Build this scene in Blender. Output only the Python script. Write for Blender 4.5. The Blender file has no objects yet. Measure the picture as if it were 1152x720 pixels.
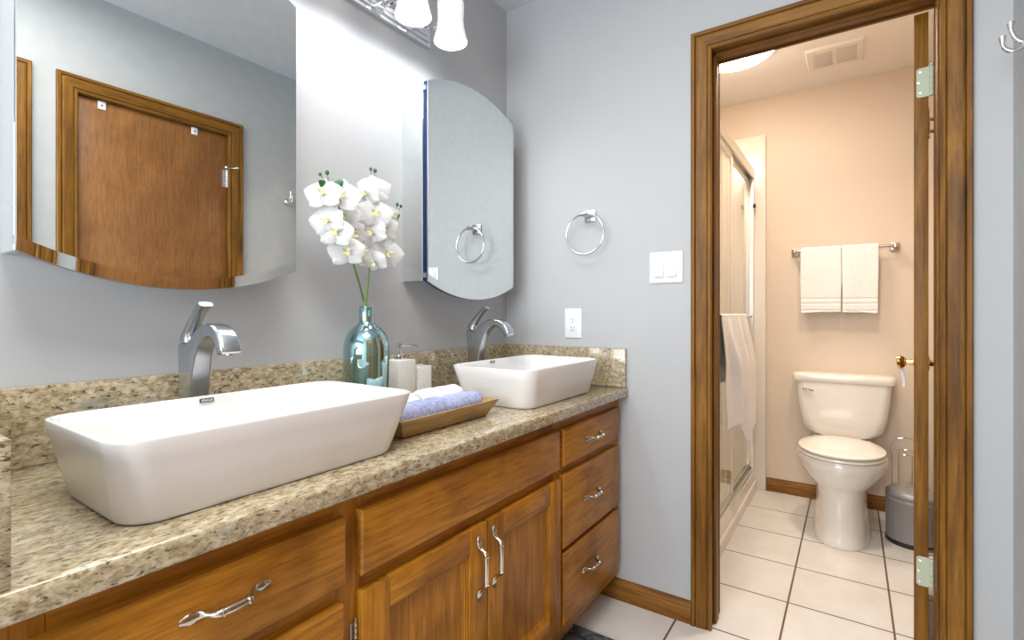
import bpy, bmesh, math, random
from math import sin, cos, pi, radians
from mathutils import Vector, Matrix, Quaternion

random.seed(7)
S = bpy.context.scene
COL = S.collection

# ------------------------------------------------------------------ camera, world, light, exposure
H = 1.12
cam_d = bpy.data.cameras.new('camera')
cam = bpy.data.objects.new('camera', cam_d); COL.objects.link(cam)
cam.location = (0, 0, H)
cam.rotation_euler = (pi/2, 0, radians(34.208 - 90))
cam_d.sensor_width = 36.0
cam_d.lens = 562.07/1152*36.0
cam_d.shift_y = -8.1/1152
cam_d.clip_start = 0.01
S.camera = cam

S.view_settings.view_transform = 'Standard'
S.view_settings.look = 'None'
S.view_settings.gamma = 1.0
S.view_settings.use_curve_mapping = False
S.view_settings.exposure = 0.0

w = bpy.data.worlds.new('world'); S.world = w; w.use_nodes = True
w.node_tree.nodes['Background'].inputs[0].default_value = (0.75, 0.87, 1.0, 1)
w.node_tree.nodes['Background'].inputs[1].default_value = 1.0

def area(name, loc, rot, sx, sy, power, col, spread=180):
    l = bpy.data.lights.new(name, 'AREA'); l.shape = 'RECTANGLE'; l.size = sx; l.size_y = sy
    l.energy = power; l.color = col; l.spread = radians(spread)
    o = bpy.data.objects.new(name, l); COL.objects.link(o); o.location = loc; o.rotation_euler = rot
    return o
# added fill light, set at the unseen window behind the camera
area('window_fill', (-1.78, 0.45, 1.45), (0, radians(-90), 0), 1.1, 1.3, 57, (0.90, 0.95, 1.0))
# added fill without a fixture, under the ceiling above the camera
area('bathroom_ceiling_fill', (0.25, 0.36, 2.44), (0, 0, 0), 0.80, 0.80, 29, (1.0, 0.95, 0.88))

# added fill past the doorway, brightens toilet and floor; no fixture there
area('toilet_room_fill', (2.35, 0.02, 2.465), (0, 0, 0), 0.16, 0.16, 11, (1.0, 0.84, 0.68), 130)
VANITY_W, VANITY_C = 2.9, (0.93, 0.97, 1.0)

# ------------------------------------------------------------------ material helpers
def new_mat(name):
    m = bpy.data.materials.new(name); m.use_nodes = True
    nt = m.node_tree
    return m, nt, nt.nodes['Principled BSDF']
def N(nt, t, **k):
    n = nt.nodes.new(t)
    for a, v in k.items(): setattr(n, a, v)
    return n
def rgba(c): return (c[0], c[1], c[2], 1)
def coords(nt, scale=(1, 1, 1), rnd=True):
    tc = N(nt, 'ShaderNodeTexCoord')
    mp = N(nt, 'ShaderNodeMapping'); mp.inputs['Scale'].default_value = scale
    if rnd:
        oi = N(nt, 'ShaderNodeObjectInfo')
        ml = N(nt, 'ShaderNodeMath', operation='MULTIPLY'); ml.inputs[1].default_value = 17.3
        nt.links.new(oi.outputs['Random'], ml.inputs[0])
        ad = N(nt, 'ShaderNodeVectorMath', operation='ADD')
        nt.links.new(tc.outputs['Object'], ad.inputs[0]); nt.links.new(ml.outputs[0], ad.inputs[1])
        nt.links.new(ad.outputs[0], mp.inputs['Vector'])
    else:
        nt.links.new(tc.outputs['Object'], mp.inputs['Vector'])
    return mp.outputs[0]
def noise(nt, vec, scale, detail=3, rough=0.5, dist=0.0):
    n = N(nt, 'ShaderNodeTexNoise'); n.inputs['Scale'].default_value = scale
    n.inputs['Detail'].default_value = detail; n.inputs['Roughness'].default_value = rough
    n.inputs['Distortion'].default_value = dist
    nt.links.new(vec, n.inputs['Vector']); return n.outputs['Fac']
def ramp(nt, fac, stops):
    r = N(nt, 'ShaderNodeValToRGB'); e = r.color_ramp.elements
    while len(e) < len(stops): e.new(0.5)
    for i, (p, c) in enumerate(stops): e[i].position = p; e[i].color = rgba(c)
    nt.links.new(fac, r.inputs['Fac']); return r.outputs['Color']
def mix(nt, fac, a, b, mode='MIX'):
    m = N(nt, 'ShaderNodeMix', data_type='RGBA', blend_type=mode)
    for sock, v in ((m.inputs[0], fac), (m.inputs[6], a), (m.inputs[7], b)):
        if isinstance(v, (int, float)): sock.default_value = v
        elif isinstance(v, tuple): sock.default_value = rgba(v)
        else: nt.links.new(v, sock)
    return m.outputs[2]
def bump(nt, bs, h, strength=0.2, dist=0.002):
    b = N(nt, 'ShaderNodeBump'); b.inputs['Strength'].default_value = strength; b.inputs['Distance'].default_value = dist
    nt.links.new(h, b.inputs['Height']); nt.links.new(b.outputs[0], bs.inputs['Normal'])
def plain(name, col, rough=0.5, metal=0.0, spec=0.5, var=0.04, vs=6.0, coat=0.0):
    m, nt, b = new_mat(name)
    v = coords(nt, rnd=False)
    f = noise(nt, v, vs, 3)
    lo = tuple(max(0, c*(1-var)) for c in col); hi = tuple(min(1, c*(1+var)) for c in col)
    nt.links.new(ramp(nt, f, [(0.3, lo), (0.7, hi)]), b.inputs['Base Color'])
    b.inputs['Roughness'].default_value = rough; b.inputs['Metallic'].default_value = metal
    b.inputs['Specular IOR Level'].default_value = spec
    b.inputs['Coat Weight'].default_value = coat
    return m
def paint(name, col, rough=0.55, bs=140, st=0.05):
    m, nt, b = new_mat(name)
    v = coords(nt, rnd=False)
    f = noise(nt, v, 2.0, 4)
    nt.links.new(ramp(nt, f, [(0.25, tuple(c*0.985 for c in col)), (0.75, tuple(min(1, c*1.015) for c in col))]), b.inputs['Base Color'])
    b.inputs['Roughness'].default_value = rough; b.inputs['Specular IOR Level'].default_value = 0.35
    bump(nt, b, noise(nt, v, bs, 2), st, 0.002)
    return m
def wood(name, dark, mid, light, axis, rough=0.35, sc=1.0, blotch=0.5, coat=0.25):
    m, nt, b = new_mat(name)
    long_, cross = 1.1*sc, 16*sc
    s = [cross]*3; s['xyz'.index(axis)] = long_
    v = coords(nt, tuple(s))
    g = noise(nt, v, 1.6, 5, 0.6, 1.4)
    c1 = ramp(nt, g, [(0.28, dark), (0.5, mid), (0.74, light)])
    s2 = [90*sc]*3; s2['xyz'.index(axis)] = 5*sc
    p = noise(nt, coords(nt, tuple(s2)), 1.5, 3, 0.6)
    c2 = mix(nt, 0.55, c1, ramp(nt, p, [(0.32, (0.45, 0.40, 0.36)), (0.52, (1, 1, 1))]), 'MULTIPLY')
    bl = noise(nt, coords(nt, (1, 1, 1)), 5.0, 3, 0.55, 0.6)
    c3 = mix(nt, blotch, c2, ramp(nt, bl, [(0.34, (0.42, 0.34, 0.30)), (0.56, (1, 1, 1))]), 'MULTIPLY')
    nt.links.new(c3, b.inputs['Base Color'])
    b.inputs['Roughness'].default_value = rough+.06; b.inputs['Specular IOR Level'].default_value = 0.3; b.inputs['Coat Weight'].default_value = coat*.25
    b.inputs['Coat Roughness'].default_value = 0.3
    bump(nt, b, p, 0.08, 0.001)
    return m
def metal(name, col, rough):
    m, nt, b = new_mat(name)
    f = noise(nt, coords(nt, rnd=False), 40, 2)
    nt.links.new(ramp(nt, f, [(0.3, tuple(c*0.94 for c in col)), (0.7, col)]), b.inputs['Base Color'])
    b.inputs['Metallic'].default_value = 1.0; b.inputs['Roughness'].default_value = rough
    return m

M = {}
M['wall_grey'] = paint('paint_grey', (0.47, 0.485, 0.50))
M['wall_cream'] = paint('paint_cream', (0.68, 0.575, 0.465))
M['ceiling'] = paint('paint_ceiling', (0.62, 0.655, 0.70), 0.7)
M['ceiling_warm'] = paint('paint_ceiling_warm', (0.84, 0.80, 0.76), 0.7)
for ax in 'xyz':
    M['cab_'+ax] = wood('cabinet_wood_'+ax, (0.30, 0.118, 0.010), (0.44, 0.182, 0.016), (0.56, 0.255, 0.030), ax, 0.32, 1.7, 0.6)
    M['oak_'+ax] = wood('casing_oak_'+ax, (0.11, 0.043, 0.004), (0.205, 0.087, 0.007), (0.31, 0.142, 0.015), ax, 0.46, 1.0, 0.3)
    M['base_'+ax] = wood('baseboard_oak_'+ax, (0.12, 0.044, 0.004), (0.235, 0.096, 0.010), (0.35, 0.155, 0.020), ax, 0.44, 1.0, 0.3)
M['door_slab'] = wood('door_veneer', (0.23, 0.093, 0.026), (0.29, 0.125, 0.037), (0.34, 0.155, 0.05), 'z', 0.30, 3.0, 0.3)
M['tray'] = wood('tray_gilt_wood', (0.30, 0.175, 0.06), (0.48, 0.32, 0.125), (0.62, 0.45, 0.20), 'x', 0.3, 1.2, 0.3)
M['cab_in'] = plain('cabinet_shade', (0.05, 0.02, 0.008), 0.7)
M['ceramic'] = plain('sink_ceramic', (0.78, 0.775, 0.77), 0.16, coat=0.5, var=0.01)
M['toilet'] = plain('toilet_ceramic', (0.80, 0.755, 0.69), 0.14, coat=0.5, var=0.01)
M['seat'] = plain('seat_plastic', (0.82, 0.77, 0.70), 0.2, var=0.01)
M['nickel'] = metal('brushed_nickel', (0.55, 0.58, 0.62), 0.24)
M['frame'] = metal('anodised_frame', (0.86, 0.84, 0.80), 0.38)
M['chrome'] = metal('chrome', (0.80, 0.81, 0.83), 0.10)
M['satin'] = metal('satin_chrome', (0.72, 0.72, 0.72), 0.2)
M['pewter'] = metal('antique_pewter', (0.60, 0.56, 0.49), 0.2)
M['brass'] = metal('brass', (0.80, 0.56, 0.20), 0.15)
M['bronze'] = metal('warm_nickel', (0.50, 0.42, 0.33), 0.28)
M['mirror'] = metal('mirror_silver', (0.86, 0.90, 0.90), 0.0)
M['hingeplate'] = plain('painted_hinge', (0.50, 0.55, 0.42), 0.6, 0.0, 0.2)
M['white'] = plain('white_plastic', (0.82, 0.83, 0.86), 0.35, var=0.01)
M['whitetrim'] = plain('white_enamel', (0.78, 0.74, 0.69), 0.4, var=0.01)
M['dark'] = plain('dark_rubber', (0.015, 0.015, 0.018), 0.5)
M['slot'] = plain('dark_slot', (0.04, 0.04, 0.04), 0.6)
M['grille'] = plain('vent_grille', (0.42, 0.39, 0.36), 0.6)
M['blue'] = plain('cabinet_blue', (0.006, 0.020, 0.085), 0.2)
M['bin'] = plain('bin_grey_steel', (0.30, 0.29, 0.29), 0.42, 0.25)
M['green'] = plain('stem_green', (0.10, 0.20, 0.03), 0.45, var=0.3, vs=40)
M['leaf'] = plain('bud_green', (0.02, 0.13, 0.045), 0.4, var=0.2, vs=60)
M['lip'] = plain('orchid_lip', (0.72, 0.68, 0.30), 0.5, var=0.3, vs=90)
M['acrylic'] = plain('shower_acrylic', (0.78, 0.73, 0.66), 0.2, var=0.01)
M['curb'] = plain('shower_curb', (0.84, 0.78, 0.70), 0.22, var=0.01)

def petal_mat():
    m, nt, b = new_mat('orchid_petal')
    f = noise(nt, coords(nt), 25, 3)
    nt.links.new(ramp(nt, f, [(0.3, (0.72, 0.74, 0.76)), (0.7, (0.82, 0.83, 0.84))]), b.inputs['Base Color'])
    b.inputs['Roughness'].default_value = 0.5
    tr = N(nt, 'ShaderNodeBsdfTranslucent'); tr.inputs[0].default_value = (0.92, 0.94, 0.93, 1)
    mx = N(nt, 'ShaderNodeMixShader'); mx.inputs[0].default_value = 0.35
    nt.links.new(b.outputs[0], mx.inputs[1]); nt.links.new(tr.outputs[0], mx.inputs[2])
    nt.links.new(mx.outputs[0], nt.nodes['Material Output'].inputs[0])
    return m
M['petal'] = petal_mat()

def terry(name, lo, hi, bs=900, st=0.6, vs=60):
    m, nt, b = new_mat(name)
    v = coords(nt, rnd=False)
    f = noise(nt, v, vs, 4, 0.6)
    nt.links.new(ramp(nt, f, [(0.35, lo), (0.65, hi)]), b.inputs['Base Color'])
    b.inputs['Roughness'].default_value = 0.95; b.inputs['Specular IOR Level'].default_value = 0.1
    b.inputs['Sheen Weight'].default_value = 0.3
    bump(nt, b, noise(nt, v, bs, 2), st, 0.002)
    return m
M['towel'] = terry('white_terry', (0.80, 0.78, 0.76), (0.86, 0.84, 0.82))
M['towel_cool'] = terry('white_washcloth', (0.80, 0.80, 0.83), (0.90, 0.90, 0.92))
M['towel_blue'] = terry('blue_washcloth', (0.26, 0.32, 0.60), (0.50, 0.56, 0.82), 700, 0.8, 110)
M['towel_pink'] = terry('blush_terry', (0.86, 0.83, 0.80), (0.92, 0.90, 0.88))

def granite():
    m, nt, b = new_mat('granite')
    v = coords(nt, (0.55, 1, 1), rnd=False)
    base = ramp(nt, noise(nt, v, 95, 8, 0.72, 0.4), [(0.30, (0.13, 0.095, 0.05)), (0.42, (0.32, 0.255, 0.15)), (0.55, (0.50, 0.43, 0.295)), (0.70, (0.66, 0.61, 0.49))])
    grey = noise(nt, v, 17, 5, 0.6, 0.8)
    c = mix(nt, ramp(nt, grey, [(0.56, (0, 0, 0)), (0.70, (0.75, 0.75, 0.75))]), base, (0.30, 0.295, 0.245))
    rust = noise(nt, v, 52, 6, 0.65, 0.4)
    c = mix(nt, ramp(nt, rust, [(0.58, (0, 0, 0)), (0.68, (0.8, 0.8, 0.8))]), c, (0.21, 0.115, 0.06))
    fleck = noise(nt, coords(nt, (0.42, 1, 1), rnd=False), 190, 5, 0.65, 0.4)
    c = mix(nt, ramp(nt, fleck, [(0.56, (0, 0, 0)), (0.64, (0.88, 0.88, 0.88))]), c, (0.045, 0.03, 0.02))
    nt.links.new(c, b.inputs['Base Color'])
    b.inputs['Roughness'].default_value = 0.13; b.inputs['Coat Weight'].default_value = 0.2
    return m
M['granite'] = granite()

def tiles():
    m, nt, b = new_mat('floor_tile')
    tc = N(nt, 'ShaderNodeTexCoord')
    sp = N(nt, 'ShaderNodeSeparateXYZ'); nt.links.new(tc.outputs['Object'], sp.inputs[0])
    def line(sock, off):
        a = N(nt, 'ShaderNodeMath', operation='SUBTRACT'); nt.links.new(sock, a.inputs[0]); a.inputs[1].default_value = off - 0.3275*20
        d = N(nt, 'ShaderNodeMath', operation='DIVIDE'); nt.links.new(a.outputs[0], d.inputs[0]); d.inputs[1].default_value = 0.3275
        f = N(nt, 'ShaderNodeMath', operation='FRACT'); nt.links.new(d.outputs[0], f.inputs[0])
        s = N(nt, 'ShaderNodeMath', operation='SUBTRACT'); nt.links.new(f.outputs[0], s.inputs[0]); s.inputs[1].default_value = 0.5
        ab = N(nt, 'ShaderNodeMath', operation='ABSOLUTE'); nt.links.new(s.outputs[0], ab.inputs[0])
        g = N(nt, 'ShaderNodeMath', operation='GREATER_THAN'); nt.links.new(ab.outputs[0], g.inputs[0]); g.inputs[1].default_value = 0.5 - 0.0105
        return g.outputs[0]
    mx = N(nt, 'ShaderNodeMath', operation='MAXIMUM')
    nt.links.new(line(sp.outputs[0], 2.197), mx.inputs[0]); nt.links.new(line(sp.outputs[1], 0.204), mx.inputs[1])
    f = noise(nt, tc.outputs['Object'], 7, 5, 0.6)
    c = ramp(nt, f, [(0.3, (0.70, 0.67, 0.635)), (0.7, (0.78, 0.755, 0.725))])
    nt.links.new(mix(nt, mx.outputs[0], c, (0.15, 0.095, 0.055)), b.inputs['Base Color'])
    r = N(nt, 'ShaderNodeMath', operation='MULTIPLY_ADD'); nt.links.new(mx.outputs[0], r.inputs[0]); r.inputs[1].default_value = 0.5; r.inputs[2].default_value = 0.22
    nt.links.new(r.outputs[0], b.inputs['Roughness'])
    inv = N(nt, 'ShaderNodeMath', operation='SUBTRACT'); inv.inputs[0].default_value = 1; nt.links.new(mx.outputs[0], inv.inputs[1])
    bump(nt, b, inv.outputs[0], 0.4, 0.003)
    return m
M['tile'] = tiles()

def glass(name, col, ior=1.45, rough=0.0, transp=0.9, refl=(1, 1, 1), thin=False):
    m, nt, b = new_mat(name)
    t = N(nt, 'ShaderNodeBsdfTransparent'); t.inputs[0].default_value = rgba(col)
    g = N(nt, 'ShaderNodeBsdfGlossy'); g.inputs['Roughness'].default_value = rough; g.inputs['Color'].default_value = rgba(refl)
    fr = N(nt, 'ShaderNodeFresnel'); fr.inputs['IOR'].default_value = ior
    ad = N(nt, 'ShaderNodeMath', operation='ADD', use_clamp=True); nt.links.new(fr.outputs[0], ad.inputs[0]); ad.inputs[1].default_value = 1 - transp
    mx = N(nt, 'ShaderNodeMixShader'); fac = ad.outputs[0]
    if thin:      # flat panes: mirror only on the outward face, no internal reflection
        ge = N(nt, 'ShaderNodeNewGeometry')
        fr_out = N(nt, 'ShaderNodeMath', operation='SUBTRACT'); fr_out.inputs[0].default_value = 1; nt.links.new(ge.outputs['Backfacing'], fr_out.inputs[1])
        ml = N(nt, 'ShaderNodeMath', operation='MULTIPLY'); nt.links.new(ad.outputs[0], ml.inputs[0]); nt.links.new(fr_out.outputs[0], ml.inputs[1]); fac = ml.outputs[0]
    nt.links.new(fac, mx.inputs[0])
    nt.links.new(t.outputs[0], mx.inputs[1]); nt.links.new(g.outputs[0], mx.inputs[2])
    nt.links.new(mx.outputs[0], nt.nodes['Material Output'].inputs[0])
    return m
M['glass'] = glass('shower_glass', (0.97, 0.975, 0.955), 1.45, 0.02, 0.98, thin=True)
M['vase'] = glass('aqua_lustre_glass', (0.70, 0.95, 0.94), 1.5, 0.02, 0.52, (0.72, 0.97, 1.0))

def emit(name, col, st):
    m, nt, b = new_mat(name)
    b.inputs['Base Color'].default_value = (0.85, 0.85, 0.85, 1)
    b.inputs['Emission Color'].default_value = rgba(col); b.inputs['Emission Strength'].default_value = st
    b.inputs['Roughness'].default_value = 0.3
    return m
M['shade'] = emit('frosted_shade_glass', (0.93, 0.97, 1.0), 0.36)
M['bulb'] = emit('glowing_bulb', (1, 1, 1), 6.0)
M['lamp_warm'] = emit('lit_ceiling_diffuser', (1.0, 0.83, 0.67), 42.0)

def stone_white():
    m, nt, b = new_mat('speckled_white_stone')
    f = noise(nt, coords(nt, rnd=False), 130, 4, 0.7)
    nt.links.new(ramp(nt, f, [(0.35, (0.74, 0.75, 0.72)), (0.6, (0.87, 0.87, 0.85))]), b.inputs['Base Color'])
    b.inputs['Roughness'].default_value = 0.5; bump(nt, b, f, 0.5, 0.003); return m
M['stone'] = stone_white()
def rug_mat():
    m, nt, b = new_mat('rug_weave')
    v = coords(nt, rnd=False)
    n1 = noise(nt, v, 22, 4, 0.6, 1.0); n2 = noise(nt, v, 260, 2)
    c = ramp(nt, n1, [(0.36, (0.02, 0.03, 0.04)), (0.5, (0.08, 0.105, 0.12)), (0.62, (0.20, 0.21, 0.20))])
    c = mix(nt, 0.6, c, ramp(nt, n2, [(0.3, (0.3, 0.3, 0.3)), (0.6, (1, 1, 1))]), 'MULTIPLY')
    nt.links.new(c, b.inputs['Base Color']); b.inputs['Roughness'].default_value = 1.0
    bump(nt, b, n2, 1.0, 0.004); return m
M['rug'] = rug_mat()

# ------------------------------------------------------------------ mesh helpers
class MB:
    def __init__(s): s.v = []; s.f = []
    def add(s, vs, fs):
        o = len(s.v); s.v += [tuple(v) for v in vs]; s.f += [tuple(i+o for i in f) for f in fs]; return s
    def box(s, x0, y0, z0, x1, y1, z1, bev=0.0, seg=2):
        if x0 > x1: x0, x1 = x1, x0
        if y0 > y1: y0, y1 = y1, y0
        if z0 > z1: z0, z1 = z1, z0
        bm = bmesh.new()
        bmesh.ops.create_cube(bm, size=1, matrix=Matrix.Translation(((x0+x1)/2, (y0+y1)/2, (z0+z1)/2)) @ Matrix.Diagonal((x1-x0, y1-y0, z1-z0, 1)))
        if bev > 0: bmesh.ops.bevel(bm, geom=bm.edges[:], offset=bev, segments=seg, profile=0.5, affect='EDGES')
        bm.verts.index_update()
        s.add([v.co[:] for v in bm.verts], [[v.index for v in f.verts] for f in bm.faces]); bm.free(); return s
    def loft(s, rings, cap0=True, cap1=True, close=True):
        n = len(rings[0]); vs = [p for r in rings for p in r]; fs = []
        for i in range(len(rings)-1):
            for j in range(n if close else n-1):
                a, b = i*n+j, i*n+(j+1) % n
                fs.append((a, b, b+n, a+n))
        if cap0: fs.append(tuple(range(n-1, -1, -1)))
        if cap1: fs.append(tuple((len(rings)-1)*n+j for j in range(n)))
        return s.add(vs, fs)
    def lathe(s, prof, c=(0, 0, 0), seg=28, cap0=False, cap1=False, axis='z'):
        rings = []
        for r, z in prof:
            ring = []
            for j in range(seg):
                a = 2*pi*j/seg; p = (r*cos(a), r*sin(a), z)
                if axis == 'x': p = (p[2], p[0], p[1])
                if axis == 'y': p = (p[1], p[2], p[0])
                ring.append((c[0]+p[0], c[1]+p[1], c[2]+p[2]))
            rings.append(ring)
        return s.loft(rings, cap0, cap1)
    def tube(s, path, rad, seg=10, closed=False, flat=None, up=None):
        P = [Vector(p) for p in path]; n = len(P)
        if isinstance(rad, (int, float)): rad = [rad]*n
        rings = []; prev = None
        for i in range(n):
            if closed: t = (P[(i+1) % n]-P[i-1]).normalized()
            else: t = (P[min(i+1, n-1)]-P[max(i-1, 0)]).normalized()
            if up is not None:
                u = Vector(up); nrm = (u - t*u.dot(t)).normalized()
            elif prev is None:
                u = Vector((0, 0, 1)) if abs(t.z) < 0.9 else Vector((1, 0, 0)); nrm = (u - t*u.dot(t)).normalized()
            else: nrm = (prev - t*prev.dot(t)).normalized()
            prev = nrm; bi = t.cross(nrm); fl = flat[i] if flat else (1, 1)
            rings.append([tuple(P[i] + nrm*(rad[i]*fl[0]*cos(2*pi*j/seg)) + bi*(rad[i]*fl[1]*sin(2*pi*j/seg))) for j in range(seg)])
        if closed:
            rings.append(rings[0]); return s.loft(rings, False, False)
        return s.loft(rings)
    def prism(s, pts, fn, a, b):
        """extrude a closed 2-D outline; fn(p, q, t) -> xyz"""
        n = len(pts)
        return s.loft([[fn(p, q, a) for p, q in pts], [fn(p, q, b) for p, q in pts]])
    def ball(s, c, r, su=14, sv=10, sq=(1, 1, 1)):
        rings = []
        for i in range(sv+1):
            t = pi*i/sv; rr = max(sin(t), 1e-3)
            rings.append([(c[0]+r*sq[0]*rr*cos(2*pi*j/su), c[1]+r*sq[1]*rr*sin(2*pi*j/su), c[2]-r*sq[2]*cos(t)) for j in range(su)])
        return s.loft(rings)

def smooth_path(pts, k=6):
    P = [Vector(p) for p in pts]; out = []
    for i in range(len(P)-1):
        p0 = P[max(i-1, 0)]; p1 = P[i]; p2 = P[i+1]; p3 = P[min(i+2, len(P)-1)]
        for j in range(k):
            t = j/k
            out.append(0.5*((2*p1)+(p2-p0)*t+(2*p0-5*p1+4*p2-p3)*t*t+(3*p1-p0-3*p2+p3)*t**3))
    out.append(P[-1]); return [tuple(p) for p in out]
def lerp_list(a, n):
    out = []
    for i in range(n):
        t = i/(n-1)*(len(a)-1); k = min(int(t), len(a)-2); out.append(a[k]+(a[k+1]-a[k])*(t-k))
    return out
def rrect(cx, cy, hx, hy, r, z, k=6):
    pts = []
    for q, (sx, sy) in enumerate(((1, 1), (-1, 1), (-1, -1), (1, -1))):
        for j in range(k+1):
            a = q*pi/2 + j/k*pi/2
            pts.append((cx+sx*(hx-r)+r*cos(a), cy+sy*(hy-r)+r*sin(a), z))
    return pts

OFF = {}
def link_mesh(name, mb, m, parent=None, sharp=35, local=None):
    off = Vector(local) if local is not None else (OFF[parent.name] if parent else Vector((0, 0, 0)))
    me = bpy.data.meshes.new(name)
    me.from_pydata([tuple(Vector(v)-off) for v in mb.v], [], mb.f); me.update()
    bm = bmesh.new(); bm.from_mesh(me); bmesh.ops.recalc_face_normals(bm, faces=bm.faces[:]); bm.to_mesh(me); bm.free()
    for p in me.polygons: p.use_smooth = True
    me.set_sharp_from_angle(angle=radians(sharp))
    me.materials.append(m)
    o = bpy.data.objects.new(name, me); COL.objects.link(o)
    if parent:
        o.parent = parent
    else:
        o.location = off
    OFF[o.name] = off
    return o
def thing(name, label, cat, loc=(0, 0, 0), rz=0.0, group=None):
    o = bpy.data.objects.new(name, None); COL.objects.link(o); o.empty_display_size = 0.05
    o.location = loc; o.rotation_euler = (0, 0, rz); OFF[o.name] = Vector(loc) if rz == 0 else Vector((0, 0, 0))
    o['label'] = label; o['category'] = cat
    if group: o['group'] = group
    return o
part = link_mesh
def solo(name, mb, m, label, cat, loc, group=None, sharp=35):
    o = link_mesh(name, mb, m, None, sharp, loc); o['label'] = label; o['category'] = cat
    if group: o['group'] = group
    return o
def struct(name, mb, m, parent=None, sharp=35):
    o = link_mesh(name, mb, m, parent, sharp)
    if not parent: o['kind'] = 'structure'
    return o
def dup(root, loc, label=None, rz=None):
    def cp(o, par):
        c = o.copy(); COL.objects.link(c); c.parent = par; OFF[c.name] = Vector(loc)
        for ch in o.children: cp(ch, c)
        return c
    c = cp(root, None); c.location = loc
    if rz is not None: c.rotation_euler = (0, 0, rz)
    if label: c['label'] = label
    return c
def mod_bevel(o, wd, seg=3, ang=40):
    b = o.modifiers.new('bevel', 'BEVEL'); b.width = wd; b.segments = seg; b.limit_method = 'ANGLE'; b.angle_limit = radians(ang)
def mod_sub(o, l=1):
    b = o.modifiers.new('sub', 'SUBSURF'); b.levels = l; b.render_levels = l
def mod_solid(o, t, off=0):
    b = o.modifiers.new('solid', 'SOLIDIFY'); b.thickness = t; b.offset = off

# ------------------------------------------------------------------ room shell
E, W, R = 1.857, 1.292, -0.357         # end wall, vanity wall, right wall
EB = 1.975                             # back of the end wall
FX, TR = 3.525, -0.42                  # far and right walls of the toilet room
CZ = 2.48
DY0, DY1, DZ = -0.211, 0.413, 2.054    # toilet-room doorway between jamb faces

struct('floor', MB().box(-1.8, R-0.12, -0.06, E+0.06, W+0.1, 0).box(E+0.06, TR-0.1, -0.06, FX+0.1, W+0.1, 0), M['tile'])
struct('ceiling', MB().box(-1.9, R-0.12, CZ, E+0.059, W+0.1, CZ+0.08), M['ceiling'])
struct('ceiling_toilet_room', MB().box(E+0.061, TR-0.1, CZ, FX+0.1, W+0.1, CZ+0.08), M['ceiling_warm'])
struct('wall_left', MB().box(-1.8, W, 0, E+0.059, W+0.1, CZ), M['wall_grey'])
def wall_x(name, x0, x1, ya, yb, holes, m):
    mb = MB(); y = ya
    for h0, h1, z in holes:
        mb.box(x0, y, 0, x1, h0, CZ); mb.box(x0, h0, z, x1, h1, CZ); y = h1
    mb.box(x0, y, 0, x1, yb, CZ); return struct(name, mb, m)
def wall_y(name, y0, y1, xa, xb, holes, m):
    mb = MB(); x = xa
    for h0, h1, z in holes:
        mb.box(x, y0, 0, h0, y1, CZ); mb.box(h0, y0, z, h1, y1, CZ); x = h1
    mb.box(x, y0, 0, xb, y1, CZ); return struct(name, mb, m)
wall_x('wall_end', E, E+0.059, R-0.12, W, [(DY0-0.018, DY1+0.018, DZ+0.018)], M['wall_grey'])
wall_x('wall_end_toilet_side', E+0.0591, EB, TR-0.1, W+0.1, [(DY0-0.018, DY1+0.018, DZ+0.018)], M['wall_cream'])
wall_y('wall_right', R-0.12, R, -1.8, E, [(-0.20, 0.505, 2.05), (0.700, 1.333, 2.05)], M['wall_grey'])
struct('wall_far', MB().box(FX, TR-0.1, 0, FX+0.1, W+0.1, CZ), M['wall_cream'])
struct('wall_toilet_right', MB().box(EB, TR-0.1, 0, FX, TR, CZ), M['wall_cream'])
struct('wall_toilet_left', MB().box(EB, W+0.0, 0, FX, W+0.1, CZ), M['wall_cream'])
# unseen wall behind the camera, with a window added for the fill light
mb = MB().box(-1.9, R-0.12, 0, -1.8, W+0.1, 0.85).box(-1.9, R-0.12, 2.05, -1.8, W+0.1, CZ)
mb.box(-1.9, R-0.12, 0.85, -1.8, -0.15, 2.05).box(-1.9, 1.05, 0.85, -1.8, W+0.1, 2.05)
struct('wall_back', mb, M['wall_grey'])
wf = struct('added_window', MB().box(-1.86, -0.15, 0.85, -1.82, -0.10, 2.05).box(-1.86, 1.0, 0.85, -1.82, 1.05, 2.05)
            .box(-1.86, -0.10, 0.85, -1.82, 1.0, 0.90).box(-1.86, -0.10, 2.0, -1.82, 1.0, 2.05).box(-1.855, -0.10, 1.43, -1.825, 1.0, 1.47), M['white'])
part('window_pane', MB().box(-1.842, -0.10, 0.90, -1.838, 1.0, 2.0), M['glass'], wf)

# casings: one profile swept up, across and down with mitred corners
PROF = [(0, 0), (0, .010), (.004, .0125), (.011, .0125), (.0135, .009), (.016, .0135), (.030, .0150), (.046, .0175), (.051, .0165), (.0535, .0115), (.056, .018), (.066, .019), (.069, .016), (.069, 0)]
def casing(name, fn, a0, a1, zt, mv, mh):
    """legs and head share one mesh with two grain materials"""
    mb = MB(); n = len(PROF)
    rings = [[fn(a0-w_, 0, h) for w_, h in PROF], [fn(a0-w_, zt+w_, h) for w_, h in PROF],
             [fn(a1+w_, zt+w_, h) for w_, h in PROF], [fn(a1+w_, 0, h) for w_, h in PROF]]
    mb.loft(rings)
    o = struct(name, mb, mv, None, 20); o.data.materials.append(mh)
    for p in o.data.polygons:
        if n <= p.index < 2*n: p.material_index = 1
    return o
casing('trim_1', lambda a, z, h: (E-h, a, z), DY0+0.004, DY1-0.005, DZ-0.005, M['oak_z'], M['oak_y'])
casing('trim_2', lambda a, z, h: (a, R+h, z), 0.709, 1.324, 2.045, M['oak_z'], M['oak_x'])
casing('trim_3', lambda a, z, h: (a, R+h, z), -0.19, 0.497, 2.045, M['oak_z'], M['oak_x'])
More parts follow.
